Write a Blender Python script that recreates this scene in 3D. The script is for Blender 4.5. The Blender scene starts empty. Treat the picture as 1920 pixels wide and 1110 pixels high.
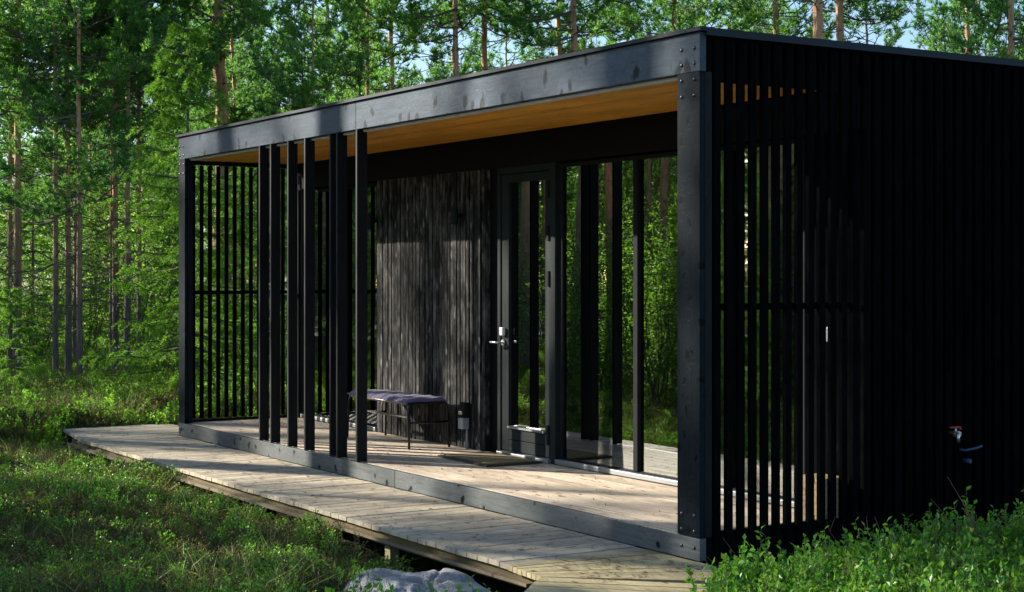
import bpy, math, random
import numpy as np
from mathutils import Vector, Matrix
R = math.radians
random.seed(7); rng = np.random.default_rng(7)
scene = bpy.context.scene
col = scene.collection

# ------------------------------------------------------------------ camera, sky, sun
CAM = (6.88, -5.507, 1.45)
cam_d = bpy.data.cameras.new('camera'); cam = bpy.data.objects.new('camera', cam_d); col.objects.link(cam)
cam.location = CAM; cam.rotation_euler = (R(90), 0, math.atan2(.8482, .5296))
cam_d.sensor_width = 36; cam_d.lens = 56.25; cam_d.shift_y = -42 / 1920; cam_d.clip_end = 1000
scene.camera = cam
SUN_EL = R(22); SUN_TRAVEL = Vector((.814 * math.cos(SUN_EL), .581 * math.cos(SUN_EL), -math.sin(SUN_EL)))
world = bpy.data.worlds.new('World'); scene.world = world; world.use_nodes = True
wn = world.node_tree; bg = wn.nodes['Background']
sky = wn.nodes.new('ShaderNodeTexSky'); sky.sky_type = 'NISHITA'; sky.sun_disc = False
sky.sun_elevation = SUN_EL; sky.ozone_density = 3.5; sky.sun_rotation = math.atan2(-.814, -.581)
wn.links.new(sky.outputs[0], bg.inputs[0]); bg.inputs[1].default_value = .09
sun_d = bpy.data.lights.new('sun', 'SUN'); sun_d.energy = 5.0; sun_d.angle = R(.5); sun_d.color = (1, .93, .82)
sun = bpy.data.objects.new('sun', sun_d); col.objects.link(sun)
sun.rotation_euler = SUN_TRAVEL.to_track_quat('-Z', 'Y').to_euler(); sun.location = (-20, -15, 12)
scene.view_settings.view_transform = 'Standard'; scene.view_settings.look = 'None'
scene.view_settings.gamma = 1; scene.view_settings.exposure = 1.45
scene.render.engine = 'CYCLES'
scene.cycles.use_denoising = True
scene.cycles.max_bounces = 8; scene.cycles.transparent_max_bounces = 12
scene.cycles.sample_clamp_indirect = 6

# ------------------------------------------------------------------ materials
def nodes(name):
    m = bpy.data.materials.new(name); m.use_nodes = True
    nt = m.node_tree; return m, nt, nt.nodes['Principled BSDF'], nt.nodes.new, nt.links.new
def ramp(new, link, src, stops):
    r = new('ShaderNodeValToRGB'); link(src, r.inputs[0])
    el = r.color_ramp.elements
    while len(el) < len(stops): el.new(.5)
    for e, (p, c) in zip(el, stops): e.position = p; e.color = (*c, 1) if len(c) == 3 else c
    return r.outputs[0]
def coords(new, link, kind='Object', scale=(1, 1, 1), rot=(0, 0, 0)):
    tc = new('ShaderNodeTexCoord'); mp = new('ShaderNodeMapping'); link(tc.outputs[kind], mp.inputs[0])
    mp.inputs['Scale'].default_value = scale; mp.inputs['Rotation'].default_value = rot
    return mp.outputs[0]
def noise(new, link, vec, scale, detail=4, rough=.55, dist=0):
    n = new('ShaderNodeTexNoise'); link(vec, n.inputs['Vector']); n.inputs['Scale'].default_value = scale
    n.inputs['Detail'].default_value = detail; n.inputs['Roughness'].default_value = rough; n.inputs['Distortion'].default_value = dist
    return n.outputs[0]
def mixc(new, link, fac, a, b, mode='MIX'):
    m = new('ShaderNodeMix'); m.data_type = 'RGBA'; m.blend_type = mode
    for s, v in ((m.inputs[0], fac), (m.inputs[6], a), (m.inputs[7], b)):
        if hasattr(v, 'is_linked') or hasattr(v, 'links'): link(v, s)
        else: s.default_value = v if not isinstance(v, tuple) else ((*v, 1) if len(v) == 3 else v)
    return m.outputs[2]
def bump(new, link, h, strength, dist=.01):
    b = new('ShaderNodeBump'); link(h, b.inputs['Height']); b.inputs['Strength'].default_value = strength; b.inputs['Distance'].default_value = dist
    return b.outputs[0]
def flat(name, c, rough=.5, metal=0, spec=None):
    m, nt, bs, new, link = nodes(name)
    v = coords(new, link); n = noise(new, link, v, 14)
    link(mixc(new, link, n, tuple(x * .75 for x in c), tuple(min(1, x * 1.2) for x in c)), bs.inputs['Base Color'])
    bs.inputs['Roughness'].default_value = rough; bs.inputs['Metallic'].default_value = metal
    if max(c) < .05 and not metal: bs.inputs['Specular IOR Level'].default_value = .15
    return m

def wood(name, axis, lo, hi, knot, rough, grain=1.0, knot_size=.06, knots=(1.6, 7.0), island=.35, bumps=.35, spec=.3, plane=(0, 1)):
    """boards: grain runs along axis (0 x, 1 y, 2 z); knots are darker eyes the grain flows round"""
    m, nt, bs, new, link = nodes(name)
    geo = new('ShaderNodeNewGeometry')
    tc = new('ShaderNodeTexCoord')
    off = new('ShaderNodeVectorMath'); off.operation = 'ADD'
    sc = new('ShaderNodeVectorMath'); sc.operation = 'SCALE'; sc.inputs[0].default_value = (7.3, 5.1, 9.7)
    link(geo.outputs['Random Per Island'], sc.inputs['Scale'])
    link(tc.outputs['Object'], off.inputs[0]); link(sc.outputs[0], off.inputs[1])
    mp = new('ShaderNodeMapping'); link(off.outputs[0], mp.inputs[0])
    s = [1, 1, 1]; s[axis] = .055; mp.inputs['Scale'].default_value = s
    # knots
    mk = new('ShaderNodeMapping'); link(off.outputs[0], mk.inputs[0])
    ks = [knots[1]] * 3; ks[axis] = knots[0]; mk.inputs['Scale'].default_value = ks
    sx = new('ShaderNodeSeparateXYZ'); link(mk.outputs[0], sx.inputs[0]); cv = new('ShaderNodeCombineXYZ')
    pa, pb = plane; link(sx.outputs[pa], cv.inputs[0]); link(sx.outputs[pb], cv.inputs[1])
    vo = new('ShaderNodeTexVoronoi'); vo.voronoi_dimensions = '2D'; link(cv.outputs[0], vo.inputs['Vector']); vo.inputs['Scale'].default_value = 1
    wob = new('ShaderNodeTexNoise'); link(cv.outputs[0], wob.inputs['Vector']); wob.inputs['Scale'].default_value = 2.6; wob.inputs['Detail'].default_value = 3
    wa = new('ShaderNodeVectorMath'); wa.operation = 'MULTIPLY_ADD'; link(wob.outputs['Color'], wa.inputs[0]); wa.inputs[1].default_value = (.5, .5, 0); link(cv.outputs[0], wa.inputs[2]); link(wa.outputs[0], vo.inputs['Vector'])
    # distort grain round knots
    kd = new('ShaderNodeMapRange'); link(vo.outputs['Distance'], kd.inputs[0])
    kd.inputs[1].default_value = .0; kd.inputs[2].default_value = .5; kd.inputs[3].default_value = .06; kd.inputs[4].default_value = 0
    ad = new('ShaderNodeVectorMath'); ad.operation = 'ADD'; link(mp.outputs[0], ad.inputs[0])
    cx = new('ShaderNodeCombineXYZ')
    for i in range(3): link(kd.outputs[0], cx.inputs[i])
    link(cx.outputs[0], ad.inputs[1])
    g = noise(new, link, ad.outputs[0], 42 * grain, 6, .65, .4)
    big = noise(new, link, off.outputs[0], 1.7, 3)
    c = ramp(new, link, g, [(.30, lo), (.70, hi)])
    isl = new('ShaderNodeMapRange'); link(geo.outputs['Random Per Island'], isl.inputs[0])
    isl.inputs[3].default_value = 1 - island; isl.inputs[4].default_value = 1 + island * .4
    bm = new('ShaderNodeMapRange'); link(big, bm.inputs[0]); bm.inputs[1].default_value = .3; bm.inputs[2].default_value = .7
    bm.inputs[3].default_value = .78; bm.inputs[4].default_value = 1.15
    mu = new('ShaderNodeMath'); mu.operation = 'MULTIPLY'; link(isl.outputs[0], mu.inputs[0]); link(bm.outputs[0], mu.inputs[1])
    sc2 = new('ShaderNodeVectorMath'); sc2.operation = 'SCALE'; link(c, sc2.inputs[0]); link(mu.outputs[0], sc2.inputs['Scale'])
    kf = ramp(new, link, vo.outputs['Distance'], [(knot_size, (1, 1, 1)), (knot_size * 1.7, (0, 0, 0))])
    kn = new('ShaderNodeMath'); kn.operation = 'MULTIPLY'; link(kf, kn.inputs[0])
    kr = new('ShaderNodeMath'); kr.operation = 'GREATER_THAN'; link(vo.outputs['Color'], kr.inputs[0]); kr.inputs[1].default_value = .42
    link(kr.outputs[0], kn.inputs[1])
    link(mixc(new, link, kn.outputs[0], sc2.outputs[0], knot), bs.inputs['Base Color'])
    bs.inputs['Roughness'].default_value = rough; bs.inputs['Specular IOR Level'].default_value = spec
    hs = new('ShaderNodeMath'); hs.operation = 'MULTIPLY_ADD'; link(kn.outputs[0], hs.inputs[0]); hs.inputs[1].default_value = -.25; link(g, hs.inputs[2])
    link(bump(new, link, hs.outputs[0], bumps, .003), bs.inputs['Normal'])
    return m

M = {}
M['stain'] = wood('dark_stained_timber', 0, (.040, .056, .074), (.078, .104, .130), (.012, .016, .021), .55, 1, .11, (5.5, 3.4), .12, .6, .08, (0, 2))
M['base'] = wood('dark_stained_step_board', 0, (.078, .086, .086), (.145, .154, .150), (.008, .010, .013), .6, 1, .085, (5.5, 5.5), .12, .6, .08, (0, 2))
M['stain_v'] = wood('dark_stained_post', 2, (.004, .008, .012), (.010, .017, .023), (.0015, .002, .003), .5, 1, .10, (7, 9), .12, .8, .05, (0, 2))
M['fin'] = wood('black_fin_timber', 2, (.004, .005, .006), (.014, .016, .018), (.004, .004, .004), .65, 1, .03, (2, 8), .2, .5, .15, (0, 2))
M['deck'] = wood('porch_boards', 0, (.42, .335, .245), (.72, .60, .46), (.15, .085, .045), .75, 1, .05, (2.2, 9), .22, .5, .06)
M['walk'] = wood('boardwalk_planks', 1, (.37, .315, .23), (.57, .495, .37), (.16, .11, .06), .8, 1, .035, (1.4, 9), .2, .6, .06)
M['joist'] = wood('shaded_treated_joist', 0, (.09, .065, .025), (.17, .125, .05), (.05, .03, .01), .75, 1, .05, (2, 8), .2, .5)  # brown lowered so the colour carries the shade below the planks
M['skid'] = wood('skid_board_timber', 0, (.13, .10, .06), (.24, .185, .115), (.05, .03, .01), .75, 1, .05, (2, 8), .2, .5)
M['green_wood'] = wood('treated_new_timber', 0, (.28, .235, .13), (.50, .42, .24), (.12, .07, .03), .75, 1, .05, (2, 8), .2, .5, .06)
M['ceiling'] = wood('pine_ceiling', 0, (.85, .34, .032), (.97, .48, .07), (.42, .13, .015), .42, .8, .05, (2.6, 9), .18, .25)
M['pale_wood'] = wood('pale_block', 1, (.55, .40, .20), (.72, .56, .32), (.3, .2, .1), .7, 1, .04, (2, 8), .3, .3)
M['interior_floor'] = wood('interior_floor', 0, (.11, .08, .055), (.17, .13, .09), (.2, .1, .06), .4, 1, .03, (2, 8), .2, .2)
M['trim'] = flat('pale_trim_strip', (.62, .58, .54), .6)
M['cap'] = flat('grey_roof_flashing', (.020, .026, .033), .6)
M['black'] = flat('black_paint', (.008, .009, .010), .85)
M['hdr'] = flat('black_soffit_board', (.003, .0033, .0036), .75)
M['door'] = flat('dark_grey_green_door_paint', (.015, .020, .020), .75)
M['alu'] = flat('anodised_sill', (.26, .27, .27), .5, .5)
M['bolt'] = flat('painted_bolt_head', (.045, .052, .060), .3, .5)
M['steel'] = flat('brushed_steel', (.62, .62, .60), .3, .9)
M['white'] = flat('white_plastic', (.75, .75, .73), .4)
M['grey_box'] = flat('grey_plastic', (.30, .31, .30), .45)
M['tube'] = flat('black_tube_metal', (.018, .018, .02), .25, .6)
M['rail'] = flat('bronze_grey_metal', (.25, .22, .18), .35, .6)
M['red'] = flat('red_lever_paint', (.55, .03, .02), .35)
M['brass'] = flat('brass_tap_metal', (.55, .48, .36), .3, .9)
M['blue'] = flat('blue_hose_rubber', (.012, .035, .10), .5)
M['wall_in'] = flat('dark_interior_wall', (.035, .034, .032), .8)

def cushion_mat():
    m, nt, bs, new, link = nodes('purple_cushion_cloth')
    v = coords(new, link); n = noise(new, link, v, 220, 2)
    link(mixc(new, link, n, (.09, .065, .14), (.19, .145, .25)), bs.inputs['Base Color'])
    bs.inputs['Roughness'].default_value = .95; bs.inputs['Sheen Weight'].default_value = .3
    link(bump(new, link, n, .5, .002), bs.inputs['Normal']); return m
M['cushion'] = cushion_mat()
def mat_mat(name, a, b):
    m, nt, bs, new, link = nodes(name)
    v = coords(new, link); n = noise(new, link, v, 130, 3, .8); link(ramp(new, link, n, [(.35, a), (.65, b)]), bs.inputs['Base Color'])
    bs.inputs['Roughness'].default_value = 1; link(bump(new, link, n, 1, .01), bs.inputs['Normal']); return m
M['coir'] = mat_mat('coir_fibre', (.13, .095, .04), (.38, .30, .15))
M['coir_edge'] = mat_mat('dark_coir_edge', (.03, .025, .015), (.10, .08, .05))
def curtain_mat():
    m, nt, bs, new, link = nodes('cream_curtain_cloth')
    v = coords(new, link); n = noise(new, link, v, 60, 2); link(mixc(new, link, n, (.55, .50, .38), (.68, .63, .50)), bs.inputs['Base Color'])
    bs.inputs['Roughness'].default_value = .9; return m
M['curtain'] = curtain_mat()

def cladding(name, lo, hi, worn_lit, eye, spec=0.0):
    m, nt, bs, new, link = nodes(name)
    geo = new('ShaderNodeNewGeometry'); tc = new('ShaderNodeTexCoord')
    off = new('ShaderNodeVectorMath'); off.operation = 'ADD'
    sc = new('ShaderNodeVectorMath'); sc.operation = 'SCALE'; sc.inputs[0].default_value = (3.3, 4.1, 9.7)
    link(geo.outputs['Random Per Island'], sc.inputs['Scale']); link(tc.outputs['Object'], off.inputs[0]); link(sc.outputs[0], off.inputs[1])
    mp = new('ShaderNodeMapping'); link(off.outputs[0], mp.inputs[0]); mp.inputs['Scale'].default_value = (1, 1, .05)
    g = noise(new, link, mp.outputs[0], 60, 6, .7)
    mp2 = new('ShaderNodeMapping'); link(off.outputs[0], mp2.inputs[0]); mp2.inputs['Scale'].default_value = (1, 1, .35)
    w = noise(new, link, mp2.outputs[0], 9, 6, .75)
    c = ramp(new, link, g, [(.35, lo), (.7, hi)])
    wf = ramp(new, link, w, [(.46, (0, 0, 0)), (.66, (1, 1, 1))])
    c2 = mixc(new, link, wf, c, worn_lit)
    mk = new('ShaderNodeMapping'); link(off.outputs[0], mk.inputs[0]); mk.inputs['Scale'].default_value = (14, 14, 5)
    vo = new('ShaderNodeTexVoronoi'); link(mk.outputs[0], vo.inputs['Vector']); vo.inputs['Scale'].default_value = 1
    kf = ramp(new, link, vo.outputs['Distance'], [(.10, (1, 1, 1)), (.22, (0, 0, 0))])
    kn = new('ShaderNodeMath'); kn.operation = 'MULTIPLY'; link(kf, kn.inputs[0]); link(w, kn.inputs[1])
    link(mixc(new, link, kn.outputs[0], c2, eye), bs.inputs['Base Color'])
    bs.inputs['Roughness'].default_value = .75; bs.inputs['Specular IOR Level'].default_value = spec
    link(bump(new, link, g, .7, .003), bs.inputs['Normal']); return m
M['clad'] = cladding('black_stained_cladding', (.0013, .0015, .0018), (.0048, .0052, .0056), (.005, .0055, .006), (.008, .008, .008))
M['worn_lit'] = cladding('sunlit_worn_cladding', (.003, .0035, .004), (.024, .023, .022), (.13, .122, .11), (.34, .33, .30), .1)  # lit copy of the black cladding: sunlit grey painted in over the worn streaks

def glass_mat():
    m = bpy.data.materials.new('window_glass'); m.use_nodes = True; nt = m.node_tree; nt.nodes.clear()
    new, link = nt.nodes.new, nt.links.new
    out = new('ShaderNodeOutputMaterial'); mx = new('ShaderNodeMixShader'); fr = new('ShaderNodeFresnel'); fr.inputs[0].default_value = 3.9
    tr = new('ShaderNodeBsdfTransparent'); tr.inputs[0].default_value = (.86, .92, .89, 1)
    gl = new('ShaderNodeBsdfGlossy'); gl.inputs['Roughness'].default_value = 0; gl.inputs[0].default_value = (.95, 1, .96, 1)
    # slight waviness of the pane
    v = coords(new, link); n = noise(new, link, v, .8, 2)
    link(bump(new, link, n, .12, .004), gl.inputs['Normal'])
    link(fr.outputs[0], mx.inputs[0]); link(tr.outputs[0], mx.inputs[1]); link(gl.outputs[0], mx.inputs[2]); link(mx.outputs[0], out.inputs[0])
    return m
M['glass'] = glass_mat()

def bark():
    m, nt, bs, new, link = nodes('pine_bark')
    tc = new('ShaderNodeTexCoord'); sp = new('ShaderNodeSeparateXYZ'); link(tc.outputs['Object'], sp.inputs[0])
    v = coords(new, link, 'Object', (1, 1, .28)); n = noise(new, link, v, 22, 6, .7); vo = new('ShaderNodeTexVoronoi'); link(v, vo.inputs['Vector']); vo.inputs['Scale'].default_value = 26
    lowc = ramp(new, link, n, [(.3, (.065, .05, .042)), (.7, (.25, .19, .155))])
    hic = ramp(new, link, n, [(.3, (.34, .17, .08)), (.7, (.62, .37, .21))])
    big = noise(new, link, tc.outputs['Object'], 1.1, 3)
    z = new('ShaderNodeMath'); z.operation = 'MULTIPLY_ADD'; link(big, z.inputs[0]); z.inputs[1].default_value = 3; link(sp.outputs[2], z.inputs[2])
    zr = new('ShaderNodeMapRange'); link(z.outputs[0], zr.inputs[0]); zr.inputs[1].default_value = 2.4; zr.inputs[2].default_value = 5.2
    link(mixc(new, link, zr.outputs[0], lowc, hic), bs.inputs['Base Color'])
    bs.inputs['Roughness'].default_value = .9
    link(bump(new, link, vo.outputs['Distance'], .8, .02), bs.inputs['Normal']); return m
M['bark'] = bark()
M['twig'] = flat('grey_twig_bark', (.12, .095, .075), .9)
M['stem'] = flat('shrub_stem', (.10, .11, .04), .8)
M['deadstem'] = flat('dead_red_brown_stem', (.16, .06, .04), .8)

def leaf(name, a, b, c, trans=.4, rough=.5, nscale=1.2, spec=.35, tint=.5):
    m, nt, bs, new, link = nodes(name)
    geo = new('ShaderNodeNewGeometry'); oi = new('ShaderNodeObjectInfo')
    n = noise(new, link, geo.outputs['Position'], nscale, 3)
    c1 = ramp(new, link, n, [(.36, a), (.64, b)])
    f = new('ShaderNodeMath'); f.operation = 'MULTIPLY'; link(geo.outputs['Random Per Island'], f.inputs[0]); link(oi.outputs['Random'], f.inputs[1])
    c2 = mixc(new, link, f.outputs[0], c1, c)
    hs = new('ShaderNodeHueSaturation'); link(c2, hs.inputs['Color'])
    vr = new('ShaderNodeMapRange'); link(geo.outputs['Random Per Island'], vr.inputs[0]); vr.inputs[3].default_value = .65; vr.inputs[4].default_value = 1.3
    link(vr.outputs[0], hs.inputs['Value'])
    hr = new('ShaderNodeMapRange'); link(oi.outputs['Random'], hr.inputs[0]); hr.inputs[3].default_value = .474; hr.inputs[4].default_value = .512; link(hr.outputs[0], hs.inputs['Hue'])
    link(hs.outputs[0], bs.inputs['Base Color']); bs.inputs['Roughness'].default_value = rough; bs.inputs['Specular IOR Level'].default_value = spec
    tl = new('ShaderNodeBsdfTranslucent'); tc = mixc(new, link, tint, hs.outputs[0], (.22, .50, .04), 'MIX'); link(tc, tl.inputs[0])
    mx = new('ShaderNodeMixShader'); mx.inputs[0].default_value = trans
    link(bs.outputs[0], mx.inputs[1]); link(tl.outputs[0], mx.inputs[2]); link(mx.outputs[0], nt.nodes['Material Output'].inputs[0])
    return m
M['needle'] = leaf('pine_needles', (.020, .17, .085), (.13, .38, .06), (.32, .46, .07), .5, .45, .7)
M['spruce'] = leaf('spruce_needles', (.055, .17, .014), (.15, .32, .02), (.26, .40, .03), .45, .5, 1.0)
M['broad'] = leaf('broad_leaves', (.07, .20, .014), (.16, .38, .022), (.34, .48, .04), .68, .45, 2)
M['bilberry'] = leaf('bilberry_leaves', (.016, .19, .012), (.07, .39, .016), (.32, .38, .03), .45, .35, 3, .5)
M['heath'] = leaf('heath_leaves', (.020, .040, .010), (.085, .10, .022), (.26, .12, .045), .35, .6, 1.3, .3, .12)
M['redleaf'] = leaf('turning_leaves', (.16, .06, .02), (.24, .12, .03), (.30, .2, .04), .4, .5, 3, .3, 0)
M['blade'] = leaf('grass_blades', (.06, .12, .02), (.12, .20, .03), (.30, .28, .10), .4, .5, 2, .3, .15)

def ground_mat():
    m, nt, bs, new, link = nodes('forest_floor')
    v = coords(new, link); n = noise(new, link, v, 1.3, 8, .65); n2 = noise(new, link, v, 38, 5, .7)
    a = ramp(new, link, n, [(.35, (.018, .022, .008)), (.5, (.045, .050, .014)), (.68, (.10, .066, .030))])
    link(mixc(new, link, n2, a, (.05, .07, .015), 'MIX'), bs.inputs['Base Color']); bs.inputs['Roughness'].default_value = 1
    link(bump(new, link, n2, 1, .04), bs.inputs['Normal']); return m
M['ground'] = ground_mat()
def rock_mat():
    m, nt, bs, new, link = nodes('grey_granite')
    v = coords(new, link); n = noise(new, link, v, 3.5, 8, .7, .6); n2 = noise(new, link, v, 70, 4, .7)
    a = ramp(new, link, n, [(.30, (.05, .055, .05)), (.46, (.42, .43, .43)), (.7, (.62, .63, .62))])
    link(mixc(new, link, n2, a, (.32, .33, .35)), bs.inputs['Base Color']); bs.inputs['Roughness'].default_value = .85
    ad = new('ShaderNodeMath'); ad.operation = 'ADD'; link(n, ad.inputs[0]); link(n2, ad.inputs[1])
    link(bump(new, link, ad.outputs[0], 1, .06), bs.inputs['Normal']); return m
M['rock'] = rock_mat()

# ------------------------------------------------------------------ mesh helpers
def tag(o, label=None, cat=None, group=None, kind=None):
    if label: o['label'] = label
    if cat: o['category'] = cat
    if group: o['group'] = group
    if kind: o['kind'] = kind
    return o
def thing(name, label, cat, loc=(0, 0, 0), group=None):
    o = bpy.data.objects.new(name, None); col.objects.link(o); o.location = loc; o.empty_display_size = .1
    return tag(o, label, cat, group)

class MB:
    def __init__(s): s.v = []; s.f = []; s.m = []; s.smooth = []
    def face(s, idx, mi=0, sm=False): s.f.append(idx); s.m.append(mi); s.smooth.append(sm)
    def hexa(s, p, mi=0):
        b = len(s.v); s.v += [tuple(q) for q in p]
        for q in ((0, 3, 2, 1), (4, 5, 6, 7), (0, 1, 5, 4), (1, 2, 6, 5), (2, 3, 7, 6), (3, 0, 4, 7)): s.face(tuple(b + i for i in q), mi)
        return s
    def box(s, x0, x1, y0, y1, z0, z1, mi=0):
        return s.hexa([(x0, y0, z0), (x1, y0, z0), (x1, y1, z0), (x0, y1, z0), (x0, y0, z1), (x1, y0, z1), (x1, y1, z1), (x0, y1, z1)], mi)
    def prism(s, poly, z0, z1, mi=0):
        b = len(s.v); n = len(poly); s.v += [(x, y, z0) for x, y in poly] + [(x, y, z1) for x, y in poly]
        s.face(tuple(b + i for i in reversed(range(n))), mi); s.face(tuple(b + n + i for i in range(n)), mi)
        for i in range(n): s.face((b + i, b + (i + 1) % n, b + n + (i + 1) % n, b + n + i), mi)
        return s
    def tube(s, pts, r, n=8, mi=0, caps=True):
        pts = [Vector(p) for p in pts]; rr = r if isinstance(r, (list, tuple)) else [r] * len(pts)
        b = len(s.v); up = Vector((0, 0, 1)); prev = None
        for i, p in enumerate(pts):
            d = (pts[min(i + 1, len(pts) - 1)] - pts[max(i - 1, 0)]).normalized()
            if prev is None: a = d.cross(up if abs(d.z) < .9 else Vector((1, 0, 0))).normalized()
            else: a = (prev - d * prev.dot(d)).normalized()
            prev = a; c = d.cross(a)
            for k in range(n):
                t = 2 * math.pi * k / n; s.v.append(tuple(p + (a * math.cos(t) + c * math.sin(t)) * rr[i]))
        for i in range(len(pts) - 1):
            for k in range(n):
                k2 = (k + 1) % n; s.face((b + i * n + k, b + i * n + k2, b + (i + 1) * n + k2, b + (i + 1) * n + k), mi, True)
        if caps:
            s.face(tuple(b + k for k in reversed(range(n))), mi); e = b + (len(pts) - 1) * n; s.face(tuple(e + k for k in range(n)), mi)
        return s
    def dome(s, c, r, axis='-y', n=10, flat_=.6):
        b = len(s.v); rings = 4
        for i in range(rings):
            t = math.pi / 2 * i / rings
            for k in range(n):
                a = 2 * math.pi * k / n; u = r * math.cos(t) * math.cos(a); w = r * math.cos(t) * math.sin(a); h = r * flat_ * math.sin(t)
                s.v.append((c[0] + u, c[1] - h, c[2] + w) if axis == '-y' else (c[0] + h, c[1] + u, c[2] + w))
        s.v.append((c[0], c[1] - r * flat_, c[2]) if axis == '-y' else (c[0] + r * flat_, c[1], c[2])); top = len(s.v) - 1
        for i in range(rings - 1):
            for k in range(n):
                k2 = (k + 1) % n; s.face((b + i * n + k, b + i * n + k2, b + (i + 1) * n + k2, b + (i + 1) * n + k), 0, True)
        for k in range(n): s.face((b + (rings - 1) * n + k, b + (rings - 1) * n + (k + 1) % n, top), 0, True)
        return s
    def build(s, name, mats, parent=None, bevel=0):
        me = bpy.data.meshes.new(name); me.from_pydata(s.v, [], s.f)
        for m in (mats if isinstance(mats, list) else [mats]): me.materials.append(m)
        me.polygons.foreach_set('material_index', s.m); me.polygons.foreach_set('use_smooth', s.smooth); me.update()
        o = bpy.data.objects.new(name, me); col.objects.link(o)
        if parent:
            o.parent = parent; o.matrix_parent_inverse = Matrix.Translation(-parent.location)
        if bevel:
            md = o.modifiers.new('bevel', 'BEVEL'); md.width = bevel; md.segments = 2; md.limit_method = 'ANGLE'
        return o
def part(name, mats, parent, *boxes, bevel=0):
    mb = MB()
    for b in boxes: mb.box(*b)
    return mb.build(name, mats, parent, bevel)

# ------------------------------------------------------------------ terrain
def hgt(x, y):
    x = np.asarray(x, float); y = np.asarray(y, float)
    z = -.32 + .045 * np.sin(x * .55 + 1.3) * np.cos(y * .47 - .6) + .035 * np.sin(x * 1.7 + y * 1.1) + .02 * np.sin(3.3 * x - 2.1 * y)
    d = np.hypot(x, y); z = z + .10 * np.clip((d - 14) / 20, 0, 3) * np.sin(x * .11 + .4) * np.sin(y * .13 + 2)
    dx = np.maximum(np.maximum(-9.4 - x, x - .5), 0); dy = np.maximum(np.maximum(-1.15 - y, y - 6.3), 0)
    near = np.clip(1 - np.hypot(dx, dy) / .5, 0, 1)
    z = z - .16 * near * np.clip((x + 2.6) / .5, 0, 1) - .08 * near * (y > -.7)
    z = z + .10 * np.exp(-((x - 1.7) ** 2 + (y - 1.6) ** 2) / 4.5)      # low rise on the shrub side
    return z
def hz(x, y): return float(hgt(x, y))
g = np.sinh(np.linspace(-1, 1, 221) * 4.2); g = g / g.max() * 160
gx, gy = np.meshgrid(g - 2, g - 1); gz = hgt(gx, gy)
n = len(g); vv = np.stack([gx.ravel(), gy.ravel(), gz.ravel()], 1)
i = np.arange(n * (n - 1)).reshape(n - 1, n)[:, :-1].ravel()
fq = np.stack([i, i + 1, i + n + 1, i + n], 1)
def npmesh(name, parts, mats):
    """parts: list of (verts (n,3), faces (m,k), material index, smooth)"""
    V = np.concatenate([p[0] for p in parts]); nv = 0; loops = []; starts = []; mi = []; sm = []; ls = 0
    for v, f, m, s in parts:
        f = np.asarray(f) + nv; k = f.shape[1]; loops.append(f.ravel()); starts.append(ls + np.arange(len(f)) * k); ls += f.size; nv += len(v)
        mi.append(np.full(len(f), m)); sm.append(np.full(len(f), s))
    me = bpy.data.meshes.new(name); me.vertices.add(len(V)); me.vertices.foreach_set('co', V.astype(np.float32).ravel())
    L = np.concatenate(loops).astype(np.int32); S = np.concatenate(starts).astype(np.int32)
    me.loops.add(len(L)); me.loops.foreach_set('vertex_index', L); me.polygons.add(len(S)); me.polygons.foreach_set('loop_start', S)
    me.polygons.foreach_set('material_index', np.concatenate(mi).astype(np.int32)); me.polygons.foreach_set('use_smooth', np.concatenate(sm))
    for m in mats: me.materials.append(m)
    me.update(calc_edges=True); me.validate(); return me
go = bpy.data.objects.new('ground', npmesh('ground', [(vv, fq, 0, True)], [M['ground']])); col.objects.link(go); tag(go, kind='structure')

# ------------------------------------------------------------------ cabin
ZC, ZT, XL, YB, YE = 2.56, 2.775, -8.08, 1.2, 6.2
cabin = thing('cabin', 'black flat-roofed timber cabin with slatted porch and large glass doors', 'cabin', (-4, 3, -.45))
def fascia():
    f = MB().box(XL, -4.214, 0, .045, ZC, ZT).box(-4.210, 0, 0, .045, ZC, ZT)
    return f.build('fascia_beam', M['stain'], cabin, .003)
fa = fascia()
part('base_beam', M['base'], cabin, (XL, -3.573, 0, .045, -.125, -.003), (-3.569, -.0, 0, .045, -.125, -.003), bevel=.003)
part('roof_flashing', M['cap'], cabin, (XL - .03, .03, -.022, .03, ZT + .003, ZT + .025), (XL - .03, .03, .03, YE + .03, ZT + .003, ZT + .022), (.012, .03, .03, YE + .03, ZT - .02, ZT + .003))
part('roof', M['cap'], cabin, (XL + .05, -.05, .06, YE - .02, ZC + .12, ZT))
part('trim_strip', M['trim'], cabin, (XL + .2, -.2, .048, .085, ZC - .018, ZC - .002))
cb = MB(); y = .09
while y < YB - .01:
    w = min(.088, YB - y); cb.box(XL + .06, -.064, y, y + w - .002, ZC - .004, ZC + .02); y += w
cb.build('ceiling', M['ceiling'], cabin)
for nm, x0, x1, s in (('post', -.2, 0, 1), ('post', XL, XL + .17, -1)):
    p = MB().box(x0, x1, 0, .036, 0.0, ZC - .001).build(nm, M['stain_v'], cabin, .003)
    part('post_backing', M['fin'], cabin, (x0 + .004, x1 - .004 if s < 0 else x1 + .0, .0375, .085, 0.0, ZC - .001), bevel=.002)
def bolt(x, z, par):
    MB().dome((x, -.0005, z), .0115).build('bolt', M['bolt'], par)
post_r = [o for o in cabin.children if o.name.startswith('post') and not 'backing' in o.name]
bb = next(o for o in cabin.children if o.name.startswith('base_beam'))
for x in (-.160, -.048):
    for z in (2.69, 2.606): bolt(x, z, fa)
    for z in (2.518, 2.43, .118, .032): bolt(x, z, post_r[0])
    bolt(x, -.058, bb)
for x in (-8.045, -7.942):
    for z in (2.682, 2.594): bolt(x, z, fa)
    for z in (2.51, 2.42, .148, .066): bolt(x, z, post_r[1])
    bolt(x, -.058, bb)
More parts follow.
